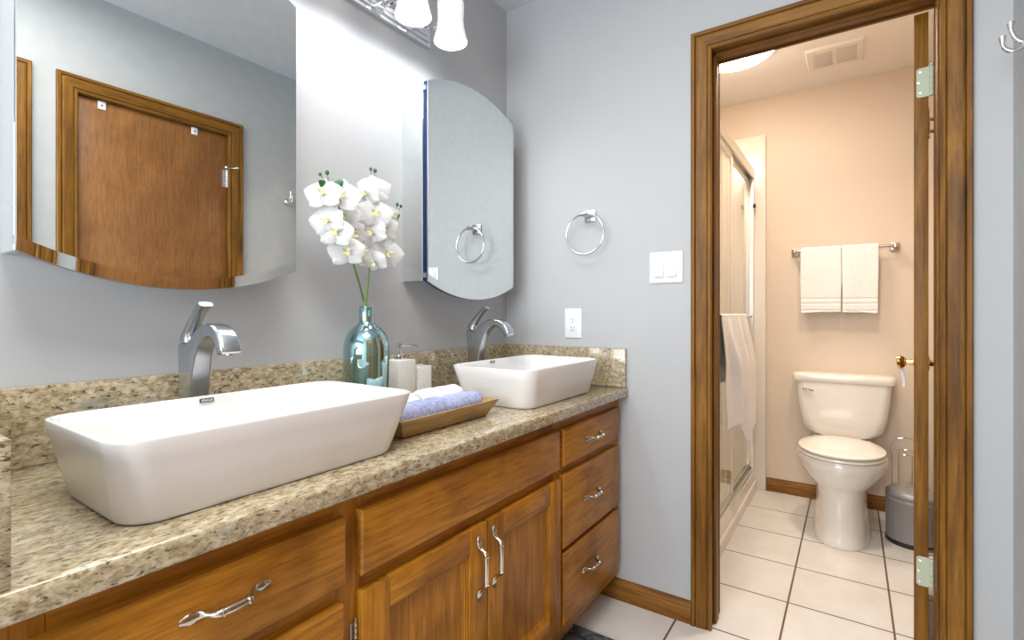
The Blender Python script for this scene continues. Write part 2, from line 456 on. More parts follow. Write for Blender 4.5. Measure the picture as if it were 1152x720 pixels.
casing('trim_4', lambda a, z, h: (EB+h, a, z), DY0+0.004, DY1-0.005, DZ-0.005, M['oak_z'], M['oak_y'])
# jambs of the toilet doorway
struct('trim_5', MB().box(E-0.001, DY1, 0, EB+0.001, DY1+0.018, DZ+0.018).box(E-0.001, DY0-0.018, 0, EB+0.001, DY0, DZ+0.018)
       .box(1.895, DY1-0.011, 0, 1.935, DY1, DZ, 0.002).box(1.895, DY0, 0, 1.935, DY0+0.006, DZ, 0.002), M['oak_z'])
struct('trim_6', MB().box(E-0.001, DY0, DZ, EB+0.001, DY1, DZ+0.018).box(1.895, DY0, DZ-0.011, 1.935, DY1, DZ, 0.002), M['oak_y'])
BP = [(0, 0), (.014, 0), (.014, .022), (.0125, .024), (.0125, .050), (.010, .056), (.0115, .060), (.009, .068), (.006, .072), (.006, .078), (0, .080)]
struct('baseboard_end', MB().prism(BP, lambda p, q, t: (E-p, t, q), 0.4785, 0.829), M['base_y'], None, 20)
struct('baseboard_end_right', MB().prism(BP, lambda p, q, t: (E-p, t, q), R, -0.279), M['base_y'], None, 20)
struct('baseboard_far', MB().prism(BP, lambda p, q, t: (FX-p, t, q), TR, 0.446), M['base_y'], None, 20)
struct('baseboard_toilet_right', MB().prism(BP, lambda p, q, t: (t, TR+p, q), EB+0.02, FX-0.015), M['base_x'], None, 20)
struct('baseboard_right', MB().prism(BP, lambda p, q, t: (t, R+p, q), 1.395, E-0.015), M['base_x'], None, 20)

# doors of the right wall, seen in the mirror
d2 = struct('door_2', MB().box(0.712, R-0.045, 0.012, 1.321, R-0.012, 2.041, 0.002), M['door_slab'])
d2j = part('door_jamb', MB().box(0.700, R-0.11, 0, 0.709, R, 2.05).box(1.324, R-0.11, 0, 1.333, R, 2.05).box(0.700, R-0.11, 2.044, 1.333, R, 2.05), M['oak_z'], d2)
for z in (0.30, 1.82):
    hb = MB().lathe([(.0055, -.045), (.0055, .045)], (1.3225, R-0.006, z), 10, True, True).box(1.300, R-0.0115, z-.045, 1.322, R-0.0095, z+.045)
    if z > 1.7:
        hb.tube([(1.3225, R-.004, z+.045), (1.3225, R+.020, z+.052), (1.345, R+.050, z+.050)], .004, 8)
        hb.lathe([(.009, 0), (.009, .008)], (1.345, R+.050, z+.046), 10, True, True)
        hb.tube([(1.3225, R-.004, z+.045), (1.300, R+.025, z+.050)], .004, 8)
    part('hinge', hb, M['satin'], d2)
kn = MB().lathe([(.026, 0), (.026, .004), (.011, .008), (.011, .03), (.026, .04), (.029, .052), (.02, .064), (.001, .067)], (0.775, R-0.012, 0.93), 20, True, False, 'y')
part('door_knob', kn, M['brass'], d2)
d3 = struct('door_3', MB().box(-0.185, R-0.045, 0.012, 0.492, R-0.012, 2.041, 0.002), M['door_slab'])
part('door_jamb', MB().box(-0.20, R-0.11, 0, -0.188, R, 2.05).box(0.494, R-0.11, 0, 0.505, R, 2.05).box(-0.20, R-0.11, 2.044, 0.505, R, 2.05), M['oak_z'], d3)
for x, lab in ((0.795, 'white over-door clip near the door\'s left side in the big mirror'), (1.166, 'white over-door clip near the door\'s hinged side in the big mirror')):
    t = thing('over_door_clip', lab, 'clip', (x, R-0.012, 2.02), 0, 'clips on the door top')
    part('plate', MB().box(x-.014, R-.0118, 2.005, x+.014, R-.007, 2.0405, .001), M['white'], t)
    part('screw', MB().lathe([(.004, 0), (.003, .002), (.001, .0025)], (x, R-.007, 2.022), 10, True, False, 'y'), M['slot'], t)

# toilet-room door: open past square, seen on its hinge edge
ang = radians(-5.35)
d1 = bpy.data.objects.new('door_1', None); COL.objects.link(d1); d1.location = (1.981, -0.1945, 0); d1.rotation_euler = (0, 0, ang)
d1['kind'] = 'structure'; OFF['door_1'] = Vector((0, 0, 0))
part('door_slab', MB().box(0, 0, 0.012, 0.60, 0.035, 2.043, 0.0015), M['oak_z'], d1)
for z in (0.325, 1.828):
    hp = MB()
    pts = [(0.002, -.045), (0.026, -.045), (0.032, -.040), (0.032, .040), (0.026, .045), (0.002, .045)]
    hp.prism(pts, lambda p, q, t_: (t_, p-0.003, z+q), -0.0025, 0.0002)
    hb = part('hinge', hp, M['hingeplate'], d1)
    kb = MB()
    for k in range(5):
        kb.lathe([(.0052, k*.018-.045), (.0058, k*.018-.044), (.0058, k*.018-.0285), (.0052, k*.018-.0275)], (-0.003, -0.007, z), 12, True, True)
    kb.lathe([(.003, .045), (.006, .047), (.004, .053), (.001, .055)], (-0.003, -0.007, z), 12, True, False)
    part('knuckle', kb, M['hingeplate'], hb)
    sc = MB()
    for yy, zz in ((0.020, -.032), (0.024, 0), (0.020, .032)):
        sc.lathe([(.0035, -.0035), (.0028, -.0042), (.001, -.0042)], (0, yy, z+zz), 8, False, True, 'x')
    part('screw', sc, M['satin'], hb)
for s, yy in ((1, 0.035), (-1, 0.0)):
    kb = MB().lathe([(.031, 0), (.031, .004*s), (.012, .009*s), (.010, .030*s), (.022, .038*s), (.027, .050*s), (.025, .058*s), (.012, .062*s), (.001, .0625*s)], (0.535, yy, 0.924), 22, True, False, 'y')
    part('door_knob', kb, M['brass'], d1)
hk = MB().box(.285, -0.006, 1.735, .315, 0, 1.835, .002)
hk.tube(smooth_path([(.30, -.004, 1.76), (.30, -.03, 1.755), (.30, -.045, 1.775)]), .006, 8).tube(smooth_path([(.30, -.004, 1.80), (.30, -.05, 1.80), (.30, -.062, 1.83)]), .006, 8)
o = part('coat_hook', hk, M['bronze'], d1)
tg = MB().tube(smooth_path([(0.55, 0.085, 0.915), (0.552, 0.076, 0.87), (0.551, 0.072, 0.84), (0.549, 0.074, 0.825)]), [.003]*19, 8, False, [(1, 2.2)]*19)
t = link_mesh('hanging_tag', tg, M['white'], None, 35, (0, 0, 0)); t.location = d1.location; t.rotation_euler = (0, 0, ang)
t['label'] = 'thin white tag hanging from the brass door knob'; t['category'] = 'tag'

# ------------------------------------------------------------------ vanity cabinet
YF, YD = 0.757, 0.737            # face frame and overlay fronts
van = thing('vanity_cabinet', 'honey brown wooden double vanity cabinet under the granite top', 'cabinet', (0.117, 1.29, 0))
part('carcass', MB().box(0.1175, YF+.019, 0.10, 0.135, W-.001, 0.789).box(1.838, YF+.019, 0.10, E-.0005, W-.001, 0.789)
     .box(0.135, W-.012, 0.10, 1.838, W-.001, 0.789).box(0.135, YF+.019, 0.10, 1.838, W-.012, 0.118), M['cab_z'], van)
part('toe_kick', MB().box(0.1175, 0.83, 0, E-.0005, 0.848, 0.10), M['cab_x'], van)
part('shadow_board', MB().box(0.136, YF+.0195, 0.119, 1.837, YF+.024, 0.787), M['cab_in'], van)  # dark sheet behind the fronts, its colour stands in for shade
for x0, x1 in ((0.1175, 0.171), (0.555, 0.620), (1.335, 1.395), (1.79, E-.0005)):
    part('face_stile', MB().box(x0, YF, 0.10, x1, YF+.019, 0.792, .0008, 1), M['cab_z'], van)
FRAILS = [(x0, x1, z0, z1) for x0, x1 in ((0.171, 0.555), (0.620, 1.335), (1.395, 1.79)) for z0, z1 in ((0.755, 0.792), (0.606, 0.650), (0.10, 0.155))]
FRAILS += [(x0, x1, 0.360, 0.395) for x0, x1 in ((0.171, 0.555), (1.395, 1.79))]
for x0, x1, z0, z1 in FRAILS:
    part('face_rail', MB().box(x0, YF+.0005, z0, x1, YF+.0185, z1), M['cab_x'], van)

def pull_mb(cx, cz, L=0.135, vert=False):
    """cast pull: leaf ends lying on the wood, a waist, then the standing grip"""
    mb = MB(); hl = L/2; y = YD
    prof = [(-hl, .002, .0035, .6), (-hl+.012, .0032, .0085, .45), (-hl+.024, .004, .0065, .6), (-hl+.031, .010, .0040, 1), (-hl+.039, .021, .0048, 1), (-hl+.050, .0245, .0058, .8)]
    pts = prof + [(-a, b, c, d) for a, b, c, d in reversed(prof)]
    path = [((cx, y-b, cz+a) if vert else (cx+a, y-b, cz)) for a, b, c, d in pts]
    k = 4; sp = smooth_path(path, k); n = len(sp)
    mb.tube(sp, lerp_list([c for a, b, c, d in pts], n), 12, False, [(f, 1.0) for f in lerp_list([d for a, b, c, d in pts], n)], up=(0, -1, 0))
    for s in (-1, 1):
        a = s*(hl-.045)
        c = (cx, y-.0235, cz+a) if vert else (cx+a, y-.0235, cz)
        mb.lathe([(.006, -.002), (.0075, -.001), (.0075, .001), (.006, .002)], c, 12, True, True, 'z' if vert else 'x')
    return mb
def drawer(x0, x1, z0, z1, pull=True, name='drawer', px=None, pz=None, L=0.135):
    mb = MB()
    b = .007
    mb.loft([[(x0, YF-.0002, z0), (x1, YF-.0002, z0), (x1, YF-.0002, z1), (x0, YF-.0002, z1)],
             [(x0, YD+.005, z0), (x1, YD+.005, z0), (x1, YD+.005, z1), (x0, YD+.005, z1)],
             [(x0+.003, YD+.001, z0+.003), (x1-.003, YD+.001, z0+.003), (x1-.003, YD+.001, z1-.003), (x0+.003, YD+.001, z1-.003)],
             [(x0+b, YD, z0+b), (x1-b, YD, z0+b), (x1-b, YD, z1-b), (x0+b, YD, z1-b)]])
    o = part(name, mb, M['cab_x'], van, 25)
    if pull: part('drawer_pull', pull_mb(px or (x0+x1)/2, pz or (z0+z1)/2, L=L), M['pewter'], o)
    return o
drawer(0.157, 0.566, 0.638, 0.758, px=0.361, pz=0.709, L=0.126)
drawer(0.157, 0.562, 0.386, 0.606, px=0.354)
drawer(0.157, 0.562, 0.146, 0.369, px=0.354)
drawer(1.372, 1.812, 0.641, 0.758, px=1.585, pz=0.697)
drawer(1.372, 1.812, 0.386, 0.613, px=1.570, pz=0.502)
drawer(1.372, 1.812, 0.146, 0.369, px=1.556, pz=0.266)
drawer(0.600, 1.348, 0.639, 0.760, pull=False, name='false_front')
def cab_door(x0, x1, z0, z1, hx, hz):
    st = .066
    pm = MB(); a0, a1, c0, c1 = x0+st, x1-st, z0+.060, z1-.060
    rings = []
    for ins, dy in ((-.002, .006), (.003, .006), (.004, .0095), (.008, .0095), (.0085, .012), (.014, .012), (.0145, .0135)):
        rings.append([(a0+ins, YD+dy, c0+ins), (a1-ins, YD+dy, c0+ins), (a1-ins, YD+dy, c1-ins), (a0+ins, YD+dy, c1-ins)])
    pm.loft(rings, False, True)
    o = part('cabinet_door', pm, M['cab_z'], van, 15)
    part('stile', MB().box(x0, YD, z0, x0+st, YF-.0002, z1, .0035), M['cab_z'], o)
    part('stile', MB().box(x1-st, YD, z0, x1, YF-.0002, z1, .0035), M['cab_z'], o)
    part('rail', MB().box(x0+st, YD+.0003, z1-.060, x1-st, YF-.0004, z1, .003), M['cab_x'], o)
    part('rail', MB().box(x0+st, YD+.0003, z0, x1-st, YF-.0004, z0+.060, .003), M['cab_x'], o)
    part('door_pull', pull_mb(hx, hz, 0.155, True), M['pewter'], o)
    return o
dl = cab_door(0.600, 0.977, 0.146, 0.610, 0.942, 0.510)
dr = cab_door(0.981, 1.352, 0.146, 0.610, 1.003, 0.515)
for z in (0.53, 0.23):
    hb = MB()
    for k in range(5): hb.lathe([(.0035, k*.011), (.0042, k*.011+.001), (.0042, k*.011+.009), (.0035, k*.011+.010)], (0.5955, YF-.006, z-.028), 10, True, True)
    hb.box(0.586, YF-.003, z-.024, 0.5985, YF-.0005, z+.024)
    hb.lathe([(.001, -.006), (.003, -.003), (.002, 0)], (0.5955, YF-.006, z-.028), 10).lathe([(.002, 0), (.003, .003), (.001, .006)], (0.5955, YF-.006, z+.027), 10)
    part('hinge', hb, M['bronze'], dl)

# ------------------------------------------------------------------ granite
CTZ = 0.832
solo('granite_countertop', MB().box(0.117, 0.716, 0.796, E-.0005, W-.0005, CTZ, .006, 3), M['granite'], 'speckled beige granite countertop under both sinks', 'countertop', (.98, 1.0, .796))
solo('backsplash', MB().box(0.137, 1.272, CTZ+.0002, 1.837, W-.0005, 0.981, .002), M['granite'], 'long granite backsplash running along the wall behind the faucets', 'backsplash', (.98, 1.28, CTZ))
solo('side_splash', MB().box(1.837, 0.722, CTZ+.0002, E-.0005, W-.0005, 0.981, .002), M['granite'], 'granite side splash below the outlet beside the corner sink', 'backsplash', (1.847, 1.0, CTZ))
solo('side_splash', MB().box(0.117, 0.722, CTZ+.0002, 0.137, W-.0005, 0.989, .002), M['granite'], 'upright granite side splash at the photo\'s left edge', 'backsplash', (.127, 1.0, CTZ))

# ------------------------------------------------------------------ sinks
def make_sink(x0, x1, y0, y1, zt, label, bx=(.026, .036), by=(.026, .030)):
    t = thing('vessel_sink', label, 'sink', ((x0+x1)/2, (y0+y1)/2, CTZ), 0, 'vessel sinks on the granite top')
    rings = []
    def ring(l, r_, f, b, rad, z): return rrect((x0+l+x1-r_)/2, (y0+f+y1-b)/2, (x1-r_-x0-l)/2, (y1-b-y0-f)/2, rad, z, 8)
    hgt = zt-CTZ-.0005
    for k, (u, ex) in enumerate(((0, .004), (.02, .001), (.06, 0), (.35, 0), (.7, 0), (.97, 0), (1.0, .0015))):
        q = 1-u
        rings.append(ring(bx[0]*q+ex, bx[1]*q+ex, by[0]*q+ex, by[1]*q+ex, .047, CTZ+.0005+u*hgt))
    for ins, z in ((.007, zt+.0005), (.0095, zt-.002), (.014, zt-.03), (.026, zt-.075), (.045, zt-.098), (.08, zt-.106), (.115, zt-.108)):
        rings.append(ring(ins, ins, ins, ins, max(.02, .047-ins*.3), z))
    part('basin', MB().loft(rings), M['ceramic'], t, 40)
    cx, cy = (x0+x1)/2, (y0+y1)/2
    part('drain', MB().lathe([(.030, 0), (.030, .002), (.022, .004), (.001, .005)], (cx, cy, zt-.1085), 24, True), M['nickel'], t)
    return t, cx
def badge(t, cx, y1, zt, wd=.021):
    # maker's plate on the inner back wall just under the rim
    yy = y1-.0125
    b = part('badge', MB().box(cx-wd, yy-.003, zt-.0125, cx+wd, yy, zt-.0045, .0012), M['slot'], t)
    cu = bpy.data.curves.new('lettering', 'FONT'); cu.body = 'KRAUS'; cu.size = .0062; cu.align_x = 'CENTER'; cu.extrude = .0003
    tmp = bpy.data.objects.new('tmp', cu); COL.objects.link(tmp)
    bpy.context.view_layer.update()
    me = bpy.data.meshes.new_from_object(tmp.evaluated_get(bpy.context.evaluated_depsgraph_get()))
    bpy.data.objects.remove(tmp)
    me.transform(Matrix.Translation(Vector((cx, yy-.0033, zt-.0107))-OFF[t.name]) @ Matrix.Rotation(pi/2, 4, 'X') @ Matrix.Diagonal((1.1, 1, 1, 1)))
    me.materials.clear(); me.materials.append(M['white'])
    o = bpy.data.objects.new('lettering', me); COL.objects.link(o); o.parent = b; OFF[o.name] = OFF[t.name]
s1, c1 = make_sink(0.232, 0.768, 0.757, 1.078, 0.9535, 'large white rectangular vessel sink nearest the camera', (.024, .040))
badge(s1, 0.482, 1.078, 0.9545, .0135)
s2, c2 = make_sink(1.212, 1.703, 0.757, 1.078, 0.9525, 'white rectangular vessel sink in the far corner beside the outlet', (.028, .022))
badge(s2, 1.442, 1.078, 0.9535, .0135)

# ------------------------------------------------------------------ faucets (side profile in y-z, swept across x)
def make_faucet(cx, label):
    t = thing('vessel_faucet', label, 'faucet', (cx, 1.165, CTZ), 0, 'nickel faucets behind the sinks')
    back = [(1.196, CTZ+.004), (1.199, .90), (1.205, .97), (1.212, 1.03), (1.214, 1.052)]
    top = [(1.206, 1.0555), (1.192, 1.0545), (1.178, 1.054)]
    arch = [(1.160, 1.066), (1.138, 1.082), (1.112, 1.094), (1.085, 1.098), (1.058, 1.094), (1.036, 1.082), (1.021, 1.064), (1.013, 1.043)]
    tip = [(1.016, 1.039), (1.036, 1.036)]
    inner = [(1.040, 1.042), (1.048, 1.057), (1.062, 1.068), (1.080, 1.072), (1.098, 1.067), (1.116, 1.052), (1.131, 1.028), (1.142, .99), (1.149, .94), (1.152, .90), (1.153, CTZ+.004)]
    pts = back+top+arch+tip+inner
    def hw(y, z):
        base = .0205 if z < .95 else .0205-.0035*min(1, (z-.95)/.1)
        if y < 1.10: base = .017+.004*min(1, (1.10-y)/.08)
        return base
    mb = MB()
    # rounded cross-section: inset outer rings so the long edges are soft
    n = len(pts); c = [Vector(p) for p in pts]
    def inset(d):
        out = []
        for i in range(n):
            e1 = (c[i]-c[i-1]).normalized(); e2 = (c[(i+1) % n]-c[i]).normalized()
            nn = Vector((-(e1.y+e2.y), e1.x+e2.x)).normalized()
            out.append(c[i]+nn*d)
        return out
    area2 = sum(c[i].x*c[(i+1) % n].y-c[(i+1) % n].x*c[i].y for i in range(n))
    sg = 1 if area2 > 0 else -1
    rings = []
    for d, f in ((.0065, -1.0), (.0030, -.97), (.0010, -.88), (0, -.70), (0, 0), (0, .70), (.0010, .88), (.0030, .97), (.0065, 1.0)):
        q = inset(d*sg)
        rings.append([(cx+f*hw(c[i].x, c[i].y), q[i].x, q[i].y) for i in range(n)])
    mb.loft(rings)
    part('body', mb, M['nickel'], t, 50)
    part('base_ring', MB().lathe([(.031, 0), (.031, .004), (.027, .006), (.02, .006)], (cx, 1.174, CTZ), 28, True, True), M['nickel'], t)
    part('aerator', MB().lathe([(.009, 0), (.009, -.003), (.007, -.0035)], (cx, 1.026, 1.039), 16, True, True), M['chrome'], t)
    lv = [(1.213, 1.058, 1.177, 1.057, .0165), (1.212, 1.068, 1.180, 1.066, .0162), (1.201, 1.083, 1.173, 1.079, .0145), (1.186, 1.100, 1.162, 1.094, .0125),
          (1.168, 1.117, 1.149, 1.110, .0118), (1.152, 1.131, 1.137, 1.123, .0125), (1.138, 1.141, 1.124, 1.131, .0138), (1.129, 1.143, 1.118, 1.134, .0138)]
    rings = []
    for by_, bz, fy, fz, h in lv:
        cy_, cz_ = (by_+fy)/2, (bz+fz)/2; dy, dz = (by_-fy)/2, (bz-fz)/2
        ring = []
        for j in range(16):
            a = 2*pi*j/16; ca, sa = cos(a), sin(a)
            ca = math.copysign(abs(ca)**.6, ca); sa = math.copysign(abs(sa)**.6, sa)
            ring.append((cx+h*sa, cy_+dy*ca, cz_+dz*ca))
        rings.append(ring)
    mb = MB().loft(rings)
    part('lever', mb, M['nickel'], t, 50)
    return t
f1 = make_faucet(0.507, 'brushed nickel faucet behind the near sink')
f2 = dup(f1, (1.490, 1.165, CTZ), 'brushed nickel faucet behind the corner sink')

# ------------------------------------------------------------------ mirrored cabinets
def arc_pts(x0, x1, zb, rise, n=24, up=1):
    out = []
    hw = (x1-x0)/2; rad = (hw*hw+rise*rise)/(2*rise)
    for i in range(n+1):
        x = -hw+2*hw*i/n
        out.append(((x0+x1)/2+x, zb+up*(math.sqrt(rad*rad-x*x)-(rad-rise))))
    return out
ZB, ZT, RISE = 1.2265, 1.897, .057
def make_mirror(x0, x1, label):
    t = thing('mirror_cabinet', label, 'mirror cabinet', (x0, W, ZB), 0, 'mirrored wall cabinets')
    part('cabinet_box', MB().box(x0+.003, 1.196, ZB+.002, x1-.003, W-.0005, ZT-.002, .0008, 1), M['mirror'], t)
    part('interior_lining', MB().box(x0+.007, 1.1885, ZB+.006, x1-.007, 1.1955, ZT-.006), M['blue'], t)
    for z in (ZB+.012, ZT-.028):
        part('hinge', MB().box(x0+.0005, 1.178, z, x0+.030, 1.1958, z+.016, .001), M['chrome'], t)
    outer = list(reversed(arc_pts(x0, x1, ZT, RISE, 24, 1))) + arc_pts(x0, x1, ZB, RISE, 24, -1)
    outer = outer[::-1]
    yb, yf = 1.172, 1.167
    bv = .025
    inn_t = list(reversed(arc_pts(x0+.0005, x1-.0005, ZT-bv*.98, RISE, 24, 1))); inn_b = arc_pts(x0+.0005, x1-.0005, ZB+bv*.98, RISE, 24, -1)
    inner = (inn_t+inn_b)[::-1]
    mb = MB().loft([[(x, yb, z) for x, z in outer], [(x, yf+.0016, z) for x, z in outer], [(x, yf, z) for x, z in inner]])
    d = part('mirror_door', mb, M['mirror'], t, 1)
    part('door_back', MB().loft([[(x+.002 if x < (x0+x1)/2 else x-.002, 1.1885, z) for x, z in outer], [(x+.002 if x < (x0+x1)/2 else x-.002, yb+.0002, z) for x, z in outer]]), M['blue'], t)
    return t
m1 = make_mirror(0.227, 0.742, 'large arched mirror cabinet above the near sink reflecting a wooden door')
m2 = make_mirror(1.220, 1.727, 'arched mirror cabinet in the corner reflecting the towel ring')

# ------------------------------------------------------------------ vanity light
vl = thing('vanity_light', 'chrome bath bar light with white glass shades above the mirrors', 'wall light', (1.03, W, 2.14))
bx0, bx1 = 0.716, 1.344
part('backplate', MB().box(bx0, 1.272, 2.086, bx1, W-.0005, 2.196, .003).box(bx0+.012, 1.262, 2.098, bx1-.012, 1.272, 2.184, .004).box(bx0+.03, 1.256, 2.112, bx1-.03, 1.262, 2.170, .003), M['chrome'], vl)
SX = [1.290, 1.115, 0.940, 0.765]; SY = 1.13
for x in SX:
    am = MB().tube(smooth_path([(x, 1.258, 2.142), (x, 1.225, 2.120), (x, 1.195, 2.118), (x, 1.170, 2.150), (x, 1.158, 2.195), (x, 1.145, 2.212), (x, SY, 2.208)]), .006, 10)
    am.lathe([(.022, 0), (.022, -.006), (.012, -.010)], (x, 1.258, 2.142), 18, True, True, 'y')
    part('arm', am, M['chrome'], vl)
    part('socket_cup', MB().lathe([(.012, 2.214), (.024, 2.212), (.030, 2.200), (.031, 2.186), (.026, 2.184)], (x, SY, 0), 24, True, True), M['chrome'], vl)
    pr = [(.024, 2.187), (.040, 2.184), (.0445, 2.176), (.0455, 2.160), (.0440, 2.135), (.0435, 2.115), (.0460, 2.090), (.0515, 2.066), (.0565, 2.050), (.0575, 2.043),
          (.0555, 2.0425), (.0530, 2.050), (.0485, 2.066), (.0430, 2.090), (.0405, 2.115), (.0410, 2.135), (.0425, 2.160), (.0415, 2.174), (.038, 2.180), (.024, 2.183)]
    part('glass_shade', MB().lathe(pr, (x, SY, 0), 32), M['shade'], vl, 60)
    part('bulb', MB().ball((x, SY, 2.125), .024, 16, 12, (1, 1, 1.25)), M['bulb'], vl)
    l = bpy.data.lights.new('vanity_bulb', 'POINT'); l.energy = VANITY_W; l.color = VANITY_C; l.shadow_soft_size = .03
    lo = bpy.data.objects.new('vanity_bulb', l); COL.objects.link(lo); lo.location = (x, SY, 2.082)

# ------------------------------------------------------------------ vase and orchids
VX, VY = 0.948, 1.148
pr = [(.001, CTZ+.001), (.050, CTZ+.001), (.058, CTZ+.006), (.0615, CTZ+.02), (.0635, .90), (.0645, .96), (.0645, 1.010), (.0632, 1.030), (.0585, 1.050), (.050, 1.066), (.0385, 1.077), (.028, 1.0845), (.0225, 1.091), (.0205, 1.099), (.0205, 1.134), (.022, 1.139),
      (.0185, 1.139), (.0175, 1.134), (.0175, 1.100), (.0195, 1.090), (.026, 1.082), (.037, 1.0745), (.048, 1.0635), (.0562, 1.048), (.0608, 1.029), (.062, 1.010), (.062, .96), (.061, .90), (.059, CTZ+.022), (.050, CTZ+.012), (.001, CTZ+.012)]
vz = thing('glass_vase', 'shiny aqua glass bottle vase holding white orchids', 'vase', (VX, VY, CTZ))
part('bottle', MB().lathe(pr, (VX, VY, 0), 40), M['vase'], vz, 60)

YSH = 0.0
f_cam, a_cam = 562.07, radians(34.208)
def px(u, v, y):
    """a point on the plane y = const seen along the photograph's line of sight"""
    Fv = Vector((cos(a_cam), sin(a_cam), 0)); Rv = Vector((sin(a_cam), -cos(a_cam), 0))
    y = y+YSH
    d = Fv+Rv*((u-576)/f_cam)-Vector((0, 0, 1))*((v-351.9)/f_cam)
    return Vector((0, 0, H))+d*(y/d.y)
def petal(mb, base, direc, nrm, L, wd, cup, point=1.0, n=9, m_=6):
    direc = direc.normalized(); side = nrm.cross(direc).normalized(); nn = direc.cross(side).normalized()
    if nn.dot(nrm) < 0: nn = -nn
    vs = []; fs = []
    for i in range(n):
        t = i/(n-1); wv = wd*(sin(pi*min(1, t**(.62*point)))**.62 if 0 < t < 1 else .06)
        for j in range(m_):
            s = -1+2*j/(m_-1)
            p = base+direc*(L*t)+side*(wv*s)+nn*(cup*(t*t-.35*t)*L - .22*wv*s*s + .05*L*sin(3*t+2.1*s))
            vs.append(p)
    for i in range(n-1):
        for j in range(m_-1):
            a = i*m_+j; fs.append((a, a+1, a+m_+1, a+m_))
    mb.add(vs, fs)
def flower(stem, c, nrm, size, roll=0.0):
    nrm = nrm.normalized(); upv = Vector((0, 0, 1)); upv = (upv-nrm*upv.dot(nrm)).normalized(); rt = upv.cross(nrm).normalized()
    q = Quaternion(nrm, roll); U = q @ upv; Rr = q @ rt
    def dr(a): return U*cos(a)+Rr*sin(a)
    mb = MB(); b = c-nrm*.004
    for a in (0, radians(128), radians(-128)):
        petal(mb, b-nrm*.003+dr(a)*size*.04, dr(a), nrm, size*.50, size*.24, -.10, 1.0)
    for a in (radians(76), radians(-76)):
        petal(mb, b+dr(a)*size*.02, dr(a), nrm, size*.56, size*.42, .05, 0.80)
    o = part('flower', mb, M['petal'], stem, 80)
    lp = MB()
    lp.ball(tuple(c+nrm*.006-U*.004), size*.055, 10, 8, (1, 1, .9))
    for a in (radians(150), radians(-150), radians(180), radians(60), radians(-60)):
        petal(lp, c+nrm*.004, dr(a)+nrm*.7, nrm, size*.19, size*.04, .3, 1.0, 6, 4)
    part('lip', lp, M['lip'], o, 80)
    return o
def bud(stem, c, r): part('bud', MB().ball(tuple(c), r, 10, 8, (1, 1, 1.25)), M['leaf'], stem, 80)
def leaflet(stem, c, direc, nrm, L, wd):
    mb = MB(); petal(mb, c, Vector(direc), Vector(nrm), L, wd, .2, 1.0)
    part('leaf', mb, M['leaf'], stem, 80)
toward = Vector((-.62, -.76, .08)).normalized()
vb = Vector((VX, VY, CTZ+.02))
def orchid(label, stem_px, yv, flowers, buds, leaves, neck):
    t = thing('orchid_stem', label, 'orchid', tuple(vb), 0, 'orchid sprays in the vase')
    pts = [tuple(vb+Vector(neck)*1.2+Vector((0, 0, 0))), (VX+neck[0]*.3, VY+neck[1]*.3, 1.0), (VX+neck[0]*-.25, VY+neck[1]*-.25, 1.12)] + [tuple(px(u, v, y)) for u, v, y in stem_px]
    sp = smooth_path(pts, 8)
    part('stem', MB().tube(sp, lerp_list([.0032, .0030, .0026, .0016], len(sp)), 8), M['green'], t)
    for (u, v, y, sz, dx, dz, roll) in flowers:
        c = px(u, v, y); n = (toward+Vector((.76, -.62, 0))*dx+Vector((0, 0, 1))*dz).normalized()
        # pedicel from the stem
        near = min((Vector(p) for p in sp[16:]), key=lambda p: (p-c).length)
        fl = flower(t, c, n, sz, roll)
        part('pedicel', MB().tube(smooth_path([tuple(near), tuple((near+c)/2-n*.012), tuple(c-n*.008)], 4), .0011, 6), M['green'], fl)
    for u, v, y, r, su, sv in buds:
        c = px(u, v, y); bud(t, c, r)
        part('bud_stalk', MB().tube(smooth_path([tuple(px(su, sv, y)), tuple((px(su, sv, y)*.5+c*.5)+Vector((.003, 0, -.002))), tuple(c)], 3), .0011, 6), M['green'], t)
    for u, v, y, d in leaves:
        leaflet(t, px(u, v, y), d, toward, .026, .011)
    return t
YSH = 0.045
orchid('left spray of white orchid blooms arching out of the aqua vase', [(409, 338, 1.148), (404, 318, 1.14), (397, 295, 1.13), (390, 265, 1.115), (383, 238, 1.10), (374, 220, 1.10), (368, 209, 1.10)], 1.12,
       [(363, 217, 1.085, .086, -.25, .15, .1), (384, 219, 1.075, .092, .05, .1, -.15), (367, 248, 1.09, .082, -.3, -.05, .25), (386, 243, 1.10, .084, .0, .0, 0), (377, 261, 1.08, .084, -.15, -.05, -.1), (390, 283, 1.085, .088, .05, -.1, .1),
        (397, 264, 1.10, .084, .55, .0, .5), (404, 240, 1.13, .080, .6, .2, .9), (406, 283, 1.11, .090, .75, -.1, -.3)],
       [(360, 196, 1.09, .0045, 368, 208), (368, 194, 1.09, .0055, 368, 208)], [(368, 210, 1.09, (-.5, .1, .25)), (377, 209, 1.085, (.4, -.3, .35))], (.010, .006, 0))
YSH = 0.005
orchid('right spray of white orchid blooms leaning toward the corner mirror cabinet', [(412, 338, 1.15), (414, 318, 1.15), (417, 290, 1.15), (421, 258, 1.155), (421, 225, 1.16), (417, 205, 1.165)], 1.15,
       [(422, 211, 1.135, .086, .2, .2, .1), (422, 240, 1.120, .090, .1, .0, -.1), (431, 257, 1.125, .088, .3, .0, .2), (436, 285, 1.125, .092, .35, -.15, -.2), (440, 242, 1.145, .070, .9, .1, .3), (418, 262, 1.135, .080, -.5, .0, .4), (421, 295, 1.125, .066, -.5, -.5, .2), (411, 218, 1.145, .080, -.8, .0, .2)],
       [(417, 190, 1.165, .0045, 417, 205), (422, 192, 1.165, .0055, 417, 205), (451, 232, 1.185, .0045, 442, 243), (447, 230, 1.175, .005, 442, 243)], [(417, 206, 1.16, (.1, -.1, .5)), (446, 241, 1.17, (.3, .3, -.25))], (-.010, -.004, 0))

